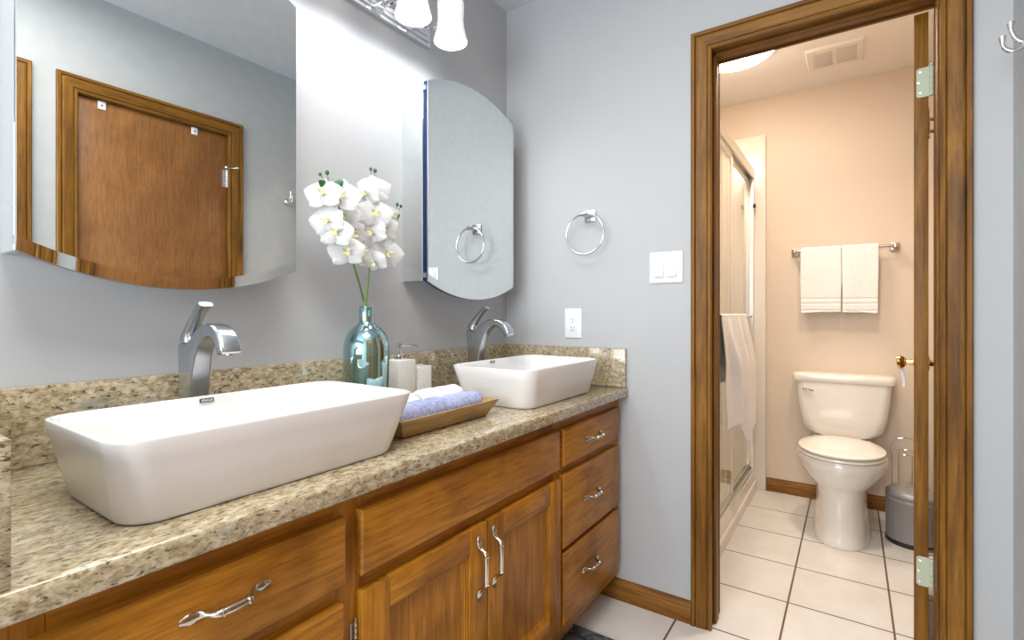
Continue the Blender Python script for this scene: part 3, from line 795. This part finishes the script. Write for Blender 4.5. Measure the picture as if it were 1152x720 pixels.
# ------------------------------------------------------------------ dispenser, tumbler, tray, rolled towels
sd = thing('soap_dispenser', 'square white stone soap dispenser with chrome pump', 'soap dispenser', (1.147, 1.229, CTZ))
part('bottle', MB().box(1.108, 1.190, CTZ, 1.186, 1.268, 0.967, .004), M['stone'], sd)
pm = MB().lathe([(.016, .967), (.016, .978), (.012, .980), (.006, .982), (.006, 1.000), (.0095, 1.002), (.0095, 1.018), (.006, 1.021), (.001, 1.022)], (1.147, 1.229, 0), 20, True)
pm.tube(smooth_path([(1.147, 1.229, 1.012), (1.175, 1.212, 1.014), (1.195, 1.200, 1.011), (1.200, 1.197, 1.006)]), .004, 10)
part('pump', pm, M['chrome'], sd)
tb = MB().loft([rrect(1.236, 1.226, .034, .034, .012, CTZ), rrect(1.236, 1.226, .034, .034, .012, .936), rrect(1.236, 1.226, .032, .032, .011, .939), rrect(1.236, 1.226, .028, .028, .009, .937), rrect(1.236, 1.226, .027, .027, .008, CTZ+.008)])
solo('tumbler', tb, M['stone'], 'square white stone tumbler right beside the soap dispenser', 'tumbler', (1.236, 1.226, CTZ))

def tray_ring(x0, x1, y0, y1, z): return [(x0, y0, z), (x1, y0, z), (x1, y1, z), (x0, y1, z)]
tr = MB().loft([tray_ring(.805, 1.113, .846, .965, CTZ+.0005), tray_ring(.797, 1.120, .840, .972, CTZ+.006), tray_ring(.799, 1.118, .842, .970, CTZ+.008), tray_ring(.770, 1.140, .817, .995, .879), tray_ring(.774, 1.135, .821, .991, .8795), tray_ring(.806, 1.108, .850, .962, CTZ+.011)])
solo('wooden_tray', tr, M['tray'], 'long gilded wood tray with slanted sides holding rolled washcloths', 'tray', (.955, .906, CTZ), None, 20)
def roll(x0, x1, y, z, r, m, label, group, seed):
    rnd = random.Random(seed); mb = MB(); rings = []; n = 16; seg = 36
    ph = [rnd.uniform(0, 6.28) for _ in range(4)]
    for i in range(n+1):
        t = i/n; x = x0+(x1-x0)*t
        e = min(1, min(t, 1-t)*n/1.2); rr = r*(.86+.14*math.sqrt(max(0, e)))
        ring = []
        for j in range(seg):
            a = 2*pi*j/seg
            k = rr*(1+.02*sin(3*a+ph[0]+4*t)+.015*sin(7*t*3+ph[1])+.012*sin(5*a+ph[2]))
            if 10 <= j <= 12: k *= .955+.01*(j-10)      # loose outer edge of the roll
            ring.append((x, y+k*cos(a), z+k*sin(a)))
        rings.append(ring)
    # spiral-looking ends: step inwards in rings
    def end(xe, s): return [[(xe+s*dx, y+r*q*cos(2*pi*j/seg), z+r*q*sin(2*pi*j/seg)) for j in range(seg)] for q, dx in ((.70, .001), (.66, -.005), (.58, -.001), (.45, .001), (.40, -.005), (.30, 0), (.12, .001))]
    rings = list(reversed(end(x0, -1))) + rings + end(x1, 1)
    mb.loft(rings)
    o = solo('rolled_washcloth', mb, m, label, 'washcloth', ((x0+x1)/2, y, z-r), group, 60)
    return o
zb = CTZ+.0115
roll(.800, .962, .880, zb+.031, .030, M['towel_blue'], 'blue rolled washcloth at the near end of the tray', 'rolled washcloths in the tray', 3)
roll(.966, 1.112, .880, zb+.030, .029, M['towel_blue'], 'blue rolled washcloth at the far end of the tray by the corner sink', 'rolled washcloths in the tray', 5)
roll(.795, .935, .942, zb+.037, .031, M['towel_cool'], 'white rolled washcloth behind the near blue roll', 'rolled washcloths in the tray', 8)
roll(.940, 1.106, .942, zb+.040, .032, M['towel_cool'], 'white rolled washcloth at the tray\'s far end behind the blue roll', 'rolled washcloths in the tray', 9)

# ------------------------------------------------------------------ end wall fittings
def ring_tube(c, r, t_, axis='x', n=40, seg=10):
    pts = []
    for j in range(n):
        a = 2*pi*j/n
        pts.append((c[0], c[1]+r*cos(a), c[2]+r*sin(a)) if axis == 'x' else (c[0]+r*cos(a), c[1], c[2]+r*sin(a)))
    return MB().tube(pts, t_, seg, True)
rg = thing('towel_ring', 'round nickel towel ring on the end wall', 'towel ring', (E, .876, 1.512))
part('mount', MB().box(E-.010, .852, 1.488, E, .900, 1.536, .003).loft([rrect(0, 0, .017, .017, .004, 0), rrect(0, 0, .010, .010, .003, .04)]) if False else
     MB().box(E-.010, .852, 1.488, E-.0002, .900, 1.536, .003).box(E-.062, .866, 1.502, E-.010, .886, 1.522, .003).lathe([(.009, -.014), (.009, .014)], (E-.057, .876, 1.512), 16, True, True, 'y'), M['nickel'], rg)
part('ring', ring_tube((E-.057, .876, 1.432), .0805, .0042), M['nickel'], rg)

sw = thing('light_switch', 'white double rocker light switch left of the doorway', 'light switch', (E, .570, 1.289))
part('plate', MB().box(E-.006, .508, 1.231, E-.0002, .631, 1.347, .003), M['white'], sw)
for y in (.5935, .5465):
    ro = part('rocker', MB().prism([(0, -.034), (-.0105, -.034), (-.0065, 0), (-.0055, .034), (0, .034)], lambda p, q, t_: (E-.0055+p, t_, 1.289+q), y-.017, y+.017), M['white'], sw, 20)
    part('screw', MB().lathe([(.0032, -.0055), (.0026, -.0072), (.001, -.0072)], (E, y, 1.336), 10, True, True, 'x'), M['satin'], sw)
    part('screw', MB().lathe([(.0032, -.0055), (.0026, -.0072), (.001, -.0072)], (E, y, 1.242), 10, True, True, 'x'), M['satin'], sw)
ol = thing('wall_outlet', 'white duplex outlet above the side splash', 'outlet', (E, .953, 1.077))
part('plate', MB().box(E-.006, .914, 1.016, E-.0002, .992, 1.138, .003), M['white'], ol)
part('receptacle', MB().box(E-.0085, .936, 1.043, E-.0055, .970, 1.111, .0015), M['white'], ol)
for z in (1.094, 1.060):
    sl = MB()
    for dy in (-.0065, .0065): sl.box(E-.0089, .953+dy-.0011, z-.004, E-.0083, .953+dy+.0011, z+.004)
    sl.lathe([(.0026, -.0083), (.0026, -.0089)], (E, .953, z-.0105), 10, True, True, 'x')
    part('slots', sl, M['slot'], ol)

# robe hook on the right wall
hx, hz = 1.650, 1.757
rh = thing('robe_hook', 'chrome double robe hook at the photo\'s right edge', 'hook', (hx, R, hz))
part('base', MB().lathe([(.021, .0002), (.021, .005), (.014, .009), (.010, .016)], (hx, R, hz), 24, True, True, 'y'), M['satin'], rh)
for pts in ([(hx, R+.012, hz-.003), (hx, -.325, hz-.014), (hx, -.311, hz-.013), (hx, -.301, hz-.002), (hx, -.2985, hz+.010)],
            [(hx, R+.012, hz+.002), (hx, -.331, hz+.003), (hx, -.3215, hz+.013), (hx, -.3155, hz+.028), (hx, -.313, hz+.039)]):
    sp = smooth_path(pts, 6); n = len(sp)
    tb_ = MB().tube(sp, lerp_list([.0062, .0058, .0050, .0042], n), 12)
    tb_.lathe([(.0042, -.004), (.0055, .002), (.0078, .011), (.0082, .014), (.005, .0143)], sp[-1], 16, True, True)
    part('prong', tb_, M['satin'], rh)

# ------------------------------------------------------------------ rug
rgm = MB().box(.70, .27, .0005, 1.598, .818, .011, .004)
for i in range(60):
    y = .275+i*.0092
    rgm.box(1.594, y, .003, 1.606, y+.004, .006)
solo('bath_rug', rgm, M['rug'], 'dark grey blue woven rug at the foot of the vanity', 'rug', (1.15, .54, 0))

# ------------------------------------------------------------------ toilet
TYC = .045
to = thing('toilet', 'cream two-piece toilet with closed lid under the towel bar', 'toilet', (3.15, TYC, 0))
LIFT = .017

def oval(x0, x1, hy, z, n=40, back=1.0, pw=2.0):
    cx = (x0+x1)/2; hx_ = (x1-x0)/2; pts = []
    for j in range(n):
        a = 2*pi*j/n; ca, sa = cos(a), sin(a)
        e = 2/pw
        cx_ = math.copysign(abs(ca)**e, ca); sy_ = math.copysign(abs(sa)**e, sa)
        k = 1.0+ .10*back*cx_*(1 if cx_ > 0 else .35)
        pts.append((cx+hx_*cx_, TYC+hy*sy_*min(1.0, k if cx_ < 0 else 1.0), z))
    return pts
bowl = MB().loft([oval(2.824, 3.41, .124, .0005, pw=2.6), oval(2.820, 3.41, .126, .012, pw=2.6), oval(2.828, 3.41, .121, .03, pw=2.6), oval(2.842, 3.40, .112, .14, pw=2.5), oval(2.848, 3.39, .111, .215, pw=2.4), oval(2.838, 3.38, .120, .245+LIFT, pw=2.3),
                  oval(2.818, 3.36, .138, .265+LIFT, pw=2.2), oval(2.793, 3.33, 0.168, .300+LIFT, pw=2.1), oval(2.776, 3.31, 0.187, .340+LIFT, pw=2.1), oval(2.770, 3.30, 0.194, .372+LIFT, pw=2.1), oval(2.772, 3.30, 0.193, .392+LIFT, pw=2.1), oval(2.778, 3.295, .184, .400+LIFT, pw=2.1), oval(2.84, 3.25, .13, .402+LIFT, pw=2.1)])
bowl.loft([rrect(3.36, TYC, .14, .095, .03, .20), rrect(3.36, TYC, .145, .115, .03, .345), rrect(3.365, TYC, .145, .135, .03, .402), rrect(3.365, TYC, .143, .133, .03, .419)])
part('bowl', bowl, M['toilet'], to, 50)
part('seat', MB().loft([oval(2.772, 3.215, .180, .4025+LIFT, pw=2.15), oval(2.766, 3.218, .185, .408+LIFT, pw=2.15), oval(2.768, 3.218, .184, .416+LIFT, pw=2.15), oval(2.775, 3.215, .178, .419+LIFT, pw=2.15)]), M['seat'], to, 50)
part('lid', MB().loft([oval(2.772, 3.215, .178, .422+LIFT, pw=2.15), oval(2.764, 3.218, .184, .426+LIFT, pw=2.15), oval(2.763, 3.218, .184, .433+LIFT, pw=2.15), oval(2.775, 3.21, .174, .440+LIFT, pw=2.15), oval(2.83, 3.17, .125, .445+LIFT, pw=2.1), oval(2.93, 3.08, .05, .4465+LIFT, pw=2.0)]).box(3.20, TYC-.085, .402+LIFT, 3.235, TYC-.055, .434+LIFT, .004).box(3.20, TYC+.055, .402+LIFT, 3.235, TYC+.085, .434+LIFT, .004), M['seat'], to, 50)
TX = 3.42
def tank_ring(hx_, hy, z, r, dx=0): return rrect(TX+.001-dx, TYC, hx_, hy, r, z, 8)
part('tank', MB().loft([tank_ring(.060, 0.105, 0.4195, .05), tank_ring(.074, 0.149, 0.4280, .06), tank_ring(.083, 0.176, 0.4480, .06), tank_ring(.088, 0.192, 0.4700, .055), tank_ring(.091, 0.206, 0.5380, .05), tank_ring(.093, 0.217, 0.6280, .048), tank_ring(.094, 0.225, 0.7260, .045)]), M['toilet'], to, 50)
part('tank_lid', MB().loft([tank_ring(.098, 0.231, 0.7265, .045), tank_ring(.101, 0.240, 0.7300, .045), tank_ring(.102, 0.244, 0.7530, .045), tank_ring(.100, 0.242, 0.7660, .045), tank_ring(.092, 0.233, 0.7730, .045), tank_ring(.05, 0.189, 0.7760, .03)]), M['toilet'], to, 50)
fl = MB().lathe([(.011, -.094), (.011, -.104), (.007, -.106)], (TX, TYC+.178, .686), 14, True, True, 'x')
fl.tube(smooth_path([(TX-.106, TYC+.178, .686), (TX-.110, TYC+.165, .684), (TX-.108, TYC+.135, .676)]), [.006]*13, 8, False, [(1, .8)]*13)
part('flush_lever', fl, M['chrome'], to)

# ------------------------------------------------------------------ bin and wire stand
bc = (3.115, -.245)
tc = thing('pedal_bin', 'grey metal pedal bin beside the toilet behind the open door', 'trash bin', (bc[0], bc[1], 0))
part('base_ring', MB().lathe([(.104, .0005), (.107, .004), (.107, .020), (.104, .022)], (*bc, 0), 36, True, True), M['dark'], tc)
bd = MB().lathe([(.1045, .022), (.1045, .205), (.1055, .207), (.1055, .212), (.1045, .214), (.1045, .226)], (*bc, 0), 48, True, True)
for k in range(48):
    a = 2*pi*k/48
    if k % 2 == 0:
        c = (bc[0]+.1046*cos(a), bc[1]+.1046*sin(a))
        bd.tube([(c[0], c[1], .04), (c[0], c[1], .19)], .0012, 6)
part('body', bd, M['bin'], tc)
part('lid', MB().lathe([(.1055, .227), (.1070, .229), (.1070, .238), (.103, .247), (.085, .258), (.05, .266), (.001, .269)], (*bc, 0), 48, True), M['bin'], tc, 50)
part('lid_cap', MB().loft([rrect(bc[0], bc[1], .018, .025, .008, .262), rrect(bc[0], bc[1], .018, .025, .008, .270), rrect(bc[0], bc[1], .014, .021, .007, .272)]), M['bin'], tc)
pd = radians(205)
pe = MB().box(-.03, -.02, .006, .012, .02, .018, .003)
ca, sa = cos(pd), sin(pd)
pe.v = [(bc[0]+.112*ca+(-x)*ca-y*sa, bc[1]+.112*sa+(-x)*sa+y*ca, z) for x, y, z in pe.v]
part('pedal', pe, M['satin'], tc)
st = thing('wire_paper_stand', 'thin chrome wire paper stand behind the grey bin', 'paper stand', (3.36, -.235, 0))
ws = MB()
cx, cy = 3.36, -.235
def circ(r, z, n=28): return [(cx+r*cos(2*pi*j/n), cy+r*sin(2*pi*j/n), z) for j in range(n)]
ws.tube(circ(.062, .006), .0028, 8, True).tube(circ(.062, .38), .0022, 8, True).tube(circ(.062, .20), .0022, 8, True)
for k in range(4):
    a = k*pi/2+.4; c = (cx+.062*cos(a), cy+.062*sin(a)); ws.tube([(c[0], c[1], .006), (c[0], c[1], .38)], .0022, 8)
ws.tube(smooth_path([(cx, cy+.062, .36), (cx, cy+.060, .41), (cx, cy+.03, .45), (cx, cy-.03, .452), (cx, cy-.060, .41), (cx, cy-.062, .36)], 6), .0026, 8)
part('wire_frame', ws, M['chrome'], st)

# ------------------------------------------------------------------ towel bar and towels
BX, BZ = FX-.072, 1.490
bar = thing('towel_bar', 'warm nickel towel bar on the far wall above the toilet', 'towel bar', (FX, .045, BZ))
part('rod', MB().lathe([(.0075, -.205), (.0075, .292)], (BX, 0, BZ), 14, True, True, 'y'), M['bronze'], bar)
for y in (.285, -.200):
    part('bracket', MB().box(FX-.012, y-.022, BZ-.022, FX-.0002, y+.022, BZ+.022, .003).box(BX-.010, y-.010, BZ-.012, FX-.012, y+.010, BZ+.012, .003), M['bronze'], bar)
def drape(y0, y1, zbf, zbb, r, seed, label, cat='towel', wav=.003):
    rnd = random.Random(seed); ph = [rnd.uniform(0, 6.28) for _ in range(5)]
    path = []
    nb = 16
    for i in range(nb): path.append((r, zbb+(BZ-zbb)*i/nb))
    for i in range(9):
        a = pi*i/8; path.append((r*cos(a), BZ+r*sin(a)))
    nf = 100
    for i in range(1, nf+1): path.append((-r-.004*min(1, i/26), BZ+(zbf-BZ)*i/nf))
    ny = 22; vs = []; fs = []
    for i, (dx, z) in enumerate(path):
        k = min(1, max(0, (BZ-z)/.2))
        for j in range(ny):
            t = j/(ny-1); y = y0+(y1-y0)*t
            off = wav*k*(sin(5*t+ph[0]+z*6)+.6*sin(9*t+ph[1]-z*10))
            band = 0.0
            if dx < 0:
                d = z-zbf
                for b in (.052, .080, .012): band += .0045*math.exp(-((d-b)/.0035)**2)
            sgn = -1 if dx < 0 else 1
            zz = z+(.005*sin(4*t+ph[2]) if i in (0, len(path)-1) else 0)
            yy = y+.004*k*sin(ph[3]+z*9)*(1-2*t)*.6
            vs.append((BX+dx+sgn*(off*.8)+(-sgn)*0+(band if dx < 0 else 0), yy, zz))
    for i in range(len(path)-1):
        for j in range(ny-1):
            a = i*ny+j; fs.append((a, a+1, a+ny+1, a+ny))
    o = solo('hand_towel', MB().add(vs, fs), M['towel'], label, cat, (BX, (y0+y1)/2, zbf), 'towels on the bar', 70)
    mod_solid(o, .007, 0); mod_sub(o, 1)
    return o
drape(.252, .049, 1.122, 1.16, .0165, 1, 'white folded hand towel with stitched bands on the bar\'s left')
drape(.046, -.124, 1.120, 1.17, .0165, 2, 'white folded hand towel on the bar\'s right side, nearer the door')

# ------------------------------------------------------------------ vent and ceiling lamp
vt = thing('ceiling_vent', 'white ceiling exhaust fan cover with two grilles', 'vent', (3.13, .075, CZ))
part('cover', MB().loft([[(2.998, -.054, CZ-.0003), (3.262, -.054, CZ-.0003), (3.262, .204, CZ-.0003), (2.998, .204, CZ-.0003)], [(3.006, -.046, CZ-.014), (3.254, -.046, CZ-.014), (3.254, .196, CZ-.014), (3.006, .196, CZ-.014)]]), M['whitetrim'], vt, 10)
for y0, y1 in ((-.022, .066), (.084, .172)):
    g = part('grille', MB().box(3.040, y0, CZ-.0148, 3.220, y1, CZ-.0138), M['grille'], vt)
    lv = MB()
    for k in range(18): lv.box(3.042+k*.010, y0, CZ-.0175, 3.045+k*.010, y1, CZ-.0149)
    part('louvers', lv, M['whitetrim'], g)
LX, LY = 2.765, .495
cl = thing('flush_ceiling_light', 'round lit flush ceiling lamp in the toilet room', 'ceiling light', (LX, LY, CZ))
part('rim', MB().lathe([(.198, 0), (.202, -.006), (.202, -.022), (.194, -.026), (.190, -.022), (.190, 0)], (LX, LY, CZ-.0003), 48), M['bronze'], cl)
part('diffuser', MB().lathe([(.189, -.018), (.184, -.032), (.162, -.048), (.11, -.062), (.05, -.069), (.001, -.071)], (LX, LY, CZ), 48), M['lamp_warm'], cl, 60)

# ------------------------------------------------------------------ shower
su = thing('shower_surround', 'cream acrylic shower surround with low curb left of the toilet', 'shower', (2.75, .9, 0))
part('far_panel', MB().box(FX-.022, .448, .0, FX-.0003, W-.0005, 2.245, .004), M['acrylic'], su)
part('back_panel', MB().box(EB+.02, W-.022, .0, FX-.022, W-.0005, 2.245, .004), M['acrylic'], su)
part('near_panel', MB().box(EB+.0003, .50, .0, EB+.02, W-.022, 2.245, .004), M['acrylic'], su)
for x in (2.35, 2.72, 3.10): part('panel_seam', MB().box(x-.006, W-.027, .10, x+.006, W-.0215, 2.24, .002), M['acrylic'], su)
part('pan', MB().box(EB+.02, .57, .0005, FX-.022, W-.022, .035), M['curb'], su)
part('curb', MB().prism([(.497, .0005), (.497, .052), (.501, .057), (.508, .060), (.509, .105), (.513, .115), (.520, .119), (.575, .119), (.585, .0005)], lambda p, q, t_: (t_, p, q), EB+.02, FX-.022), M['curb'], su, 25)
sh = thing('sliding_shower_door', 'sliding glass shower door in a metal frame', 'shower door', (2.75, .535, .119))
part('header_rail', MB().prism([(.512, 1.972), (.512, 2.030), (.520, 2.042), (.556, 2.042), (.560, 2.030), (.560, 1.972), (.552, 1.972), (.552, 1.99), (.520, 1.99), (.520, 1.972)], lambda p, q, t_: (t_, p, q), EB+.021, FX-.0225), M['frame'], sh, 25)
part('bottom_track', MB().prism([(.516, .1195), (.516, .140), (.522, .140), (.522, .126), (.534, .126), (.534, .136), (.539, .136), (.539, .126), (.552, .126), (.552, .140), (.556, .140), (.556, .1195)], lambda p, q, t_: (t_, p, q), EB+.021, FX-.0225), M['frame'], sh, 25)
part('wall_jamb', MB().box(FX-.050, .514, .141, FX-.0225, .558, 1.971, .003), M['frame'], sh)
part('wall_jamb', MB().box(EB+.021, .514, .141, EB+.045, .558, 1.971, .003), M['frame'], sh)
for nm, x0, x1, y in (('outer_panel', 2.02, 2.86, .528), ('inner_panel', 2.66, 3.47, .546)):
    p = part(nm, MB().box(x0, y-.003, .142, x1, y+.003, 1.970), M['glass'], sh)
    part('frame_strip', MB().box(x0-.006, y-.006, .142, x0+.014, y+.006, 1.970, .002).box(x1-.014, y-.006, .142, x1+.006, y+.006, 1.970, .002)
         .box(x0, y-.006, 1.945, x1, y+.006, 1.971, .002).box(x0, y-.006, .1415, x1, y+.006, .160, .002), M['frame'], p)
for z in (1.795, .417): part('bumper', MB().box(3.455, .500, z-.012, 3.478, .514, z+.012, .002), M['dark'], sh)
SBY, SBZ = .468, 1.10
rb = MB().lathe([(.007, 2.10), (.007, 3.08)], (0, SBY, SBZ), 12, True, True, 'x')
for x in (2.12, 3.06): rb.box(x-.009, SBY-.008, SBZ-.009, x+.009, .5215, SBZ+.009, .002)
part('towel_rail', rb, M['chrome'], sh)

# bunched towel over the shower rail
def bunched():
    rnd = random.Random(4); vs = []; fs = []; nx = 46
    path = [(.0125, SBZ-.30+.30*i/12) for i in range(12)]
    path += [(.0125*cos(pi*i/8), SBZ+.0125*sin(pi*i/8)) for i in range(9)]
    nf = 34; path += [(-.0125, SBZ-.60*i/nf) for i in range(1, nf+1)]
    for i, (dy, z) in enumerate(path):
        k = min(1, max(0, (SBZ-z)/.25))
        for j in range(nx):
            t = j/(nx-1)
            d = SBZ-z
            zz = z
            if dy < 0 and d > 0: zz = SBZ-d*(.70+.30*sin(pi*.5*min(1, t*1.15))+.07*sin(9*t+1)*k)
            x = 2.25+(.60+.10*k)*t + .015*k*sin(8*t+z*9)
            if dy < 0: yv = SBY-.0125-k*(.022+.016*sin(17*t+.8+z*3)+.008*sin(31*t+z*7))
            elif d > 0: yv = SBY+.0125+k*.008*(1+sin(14*t))
            else: yv = SBY+dy
            vs.append((x, yv, zz))
    for i in range(len(path)-1):
        for j in range(nx-1):
            a = i*nx+j; fs.append((a, a+1, a+nx+1, a+nx))
    o = solo('bath_towel', MB().add(vs, fs), M['towel_pink'], 'crumpled pale towel hanging on the glass shower door', 'towel', (2.6, SBY, .55), None, 70)
    mod_solid(o, .006, 0); mod_sub(o, 1)
bunched()
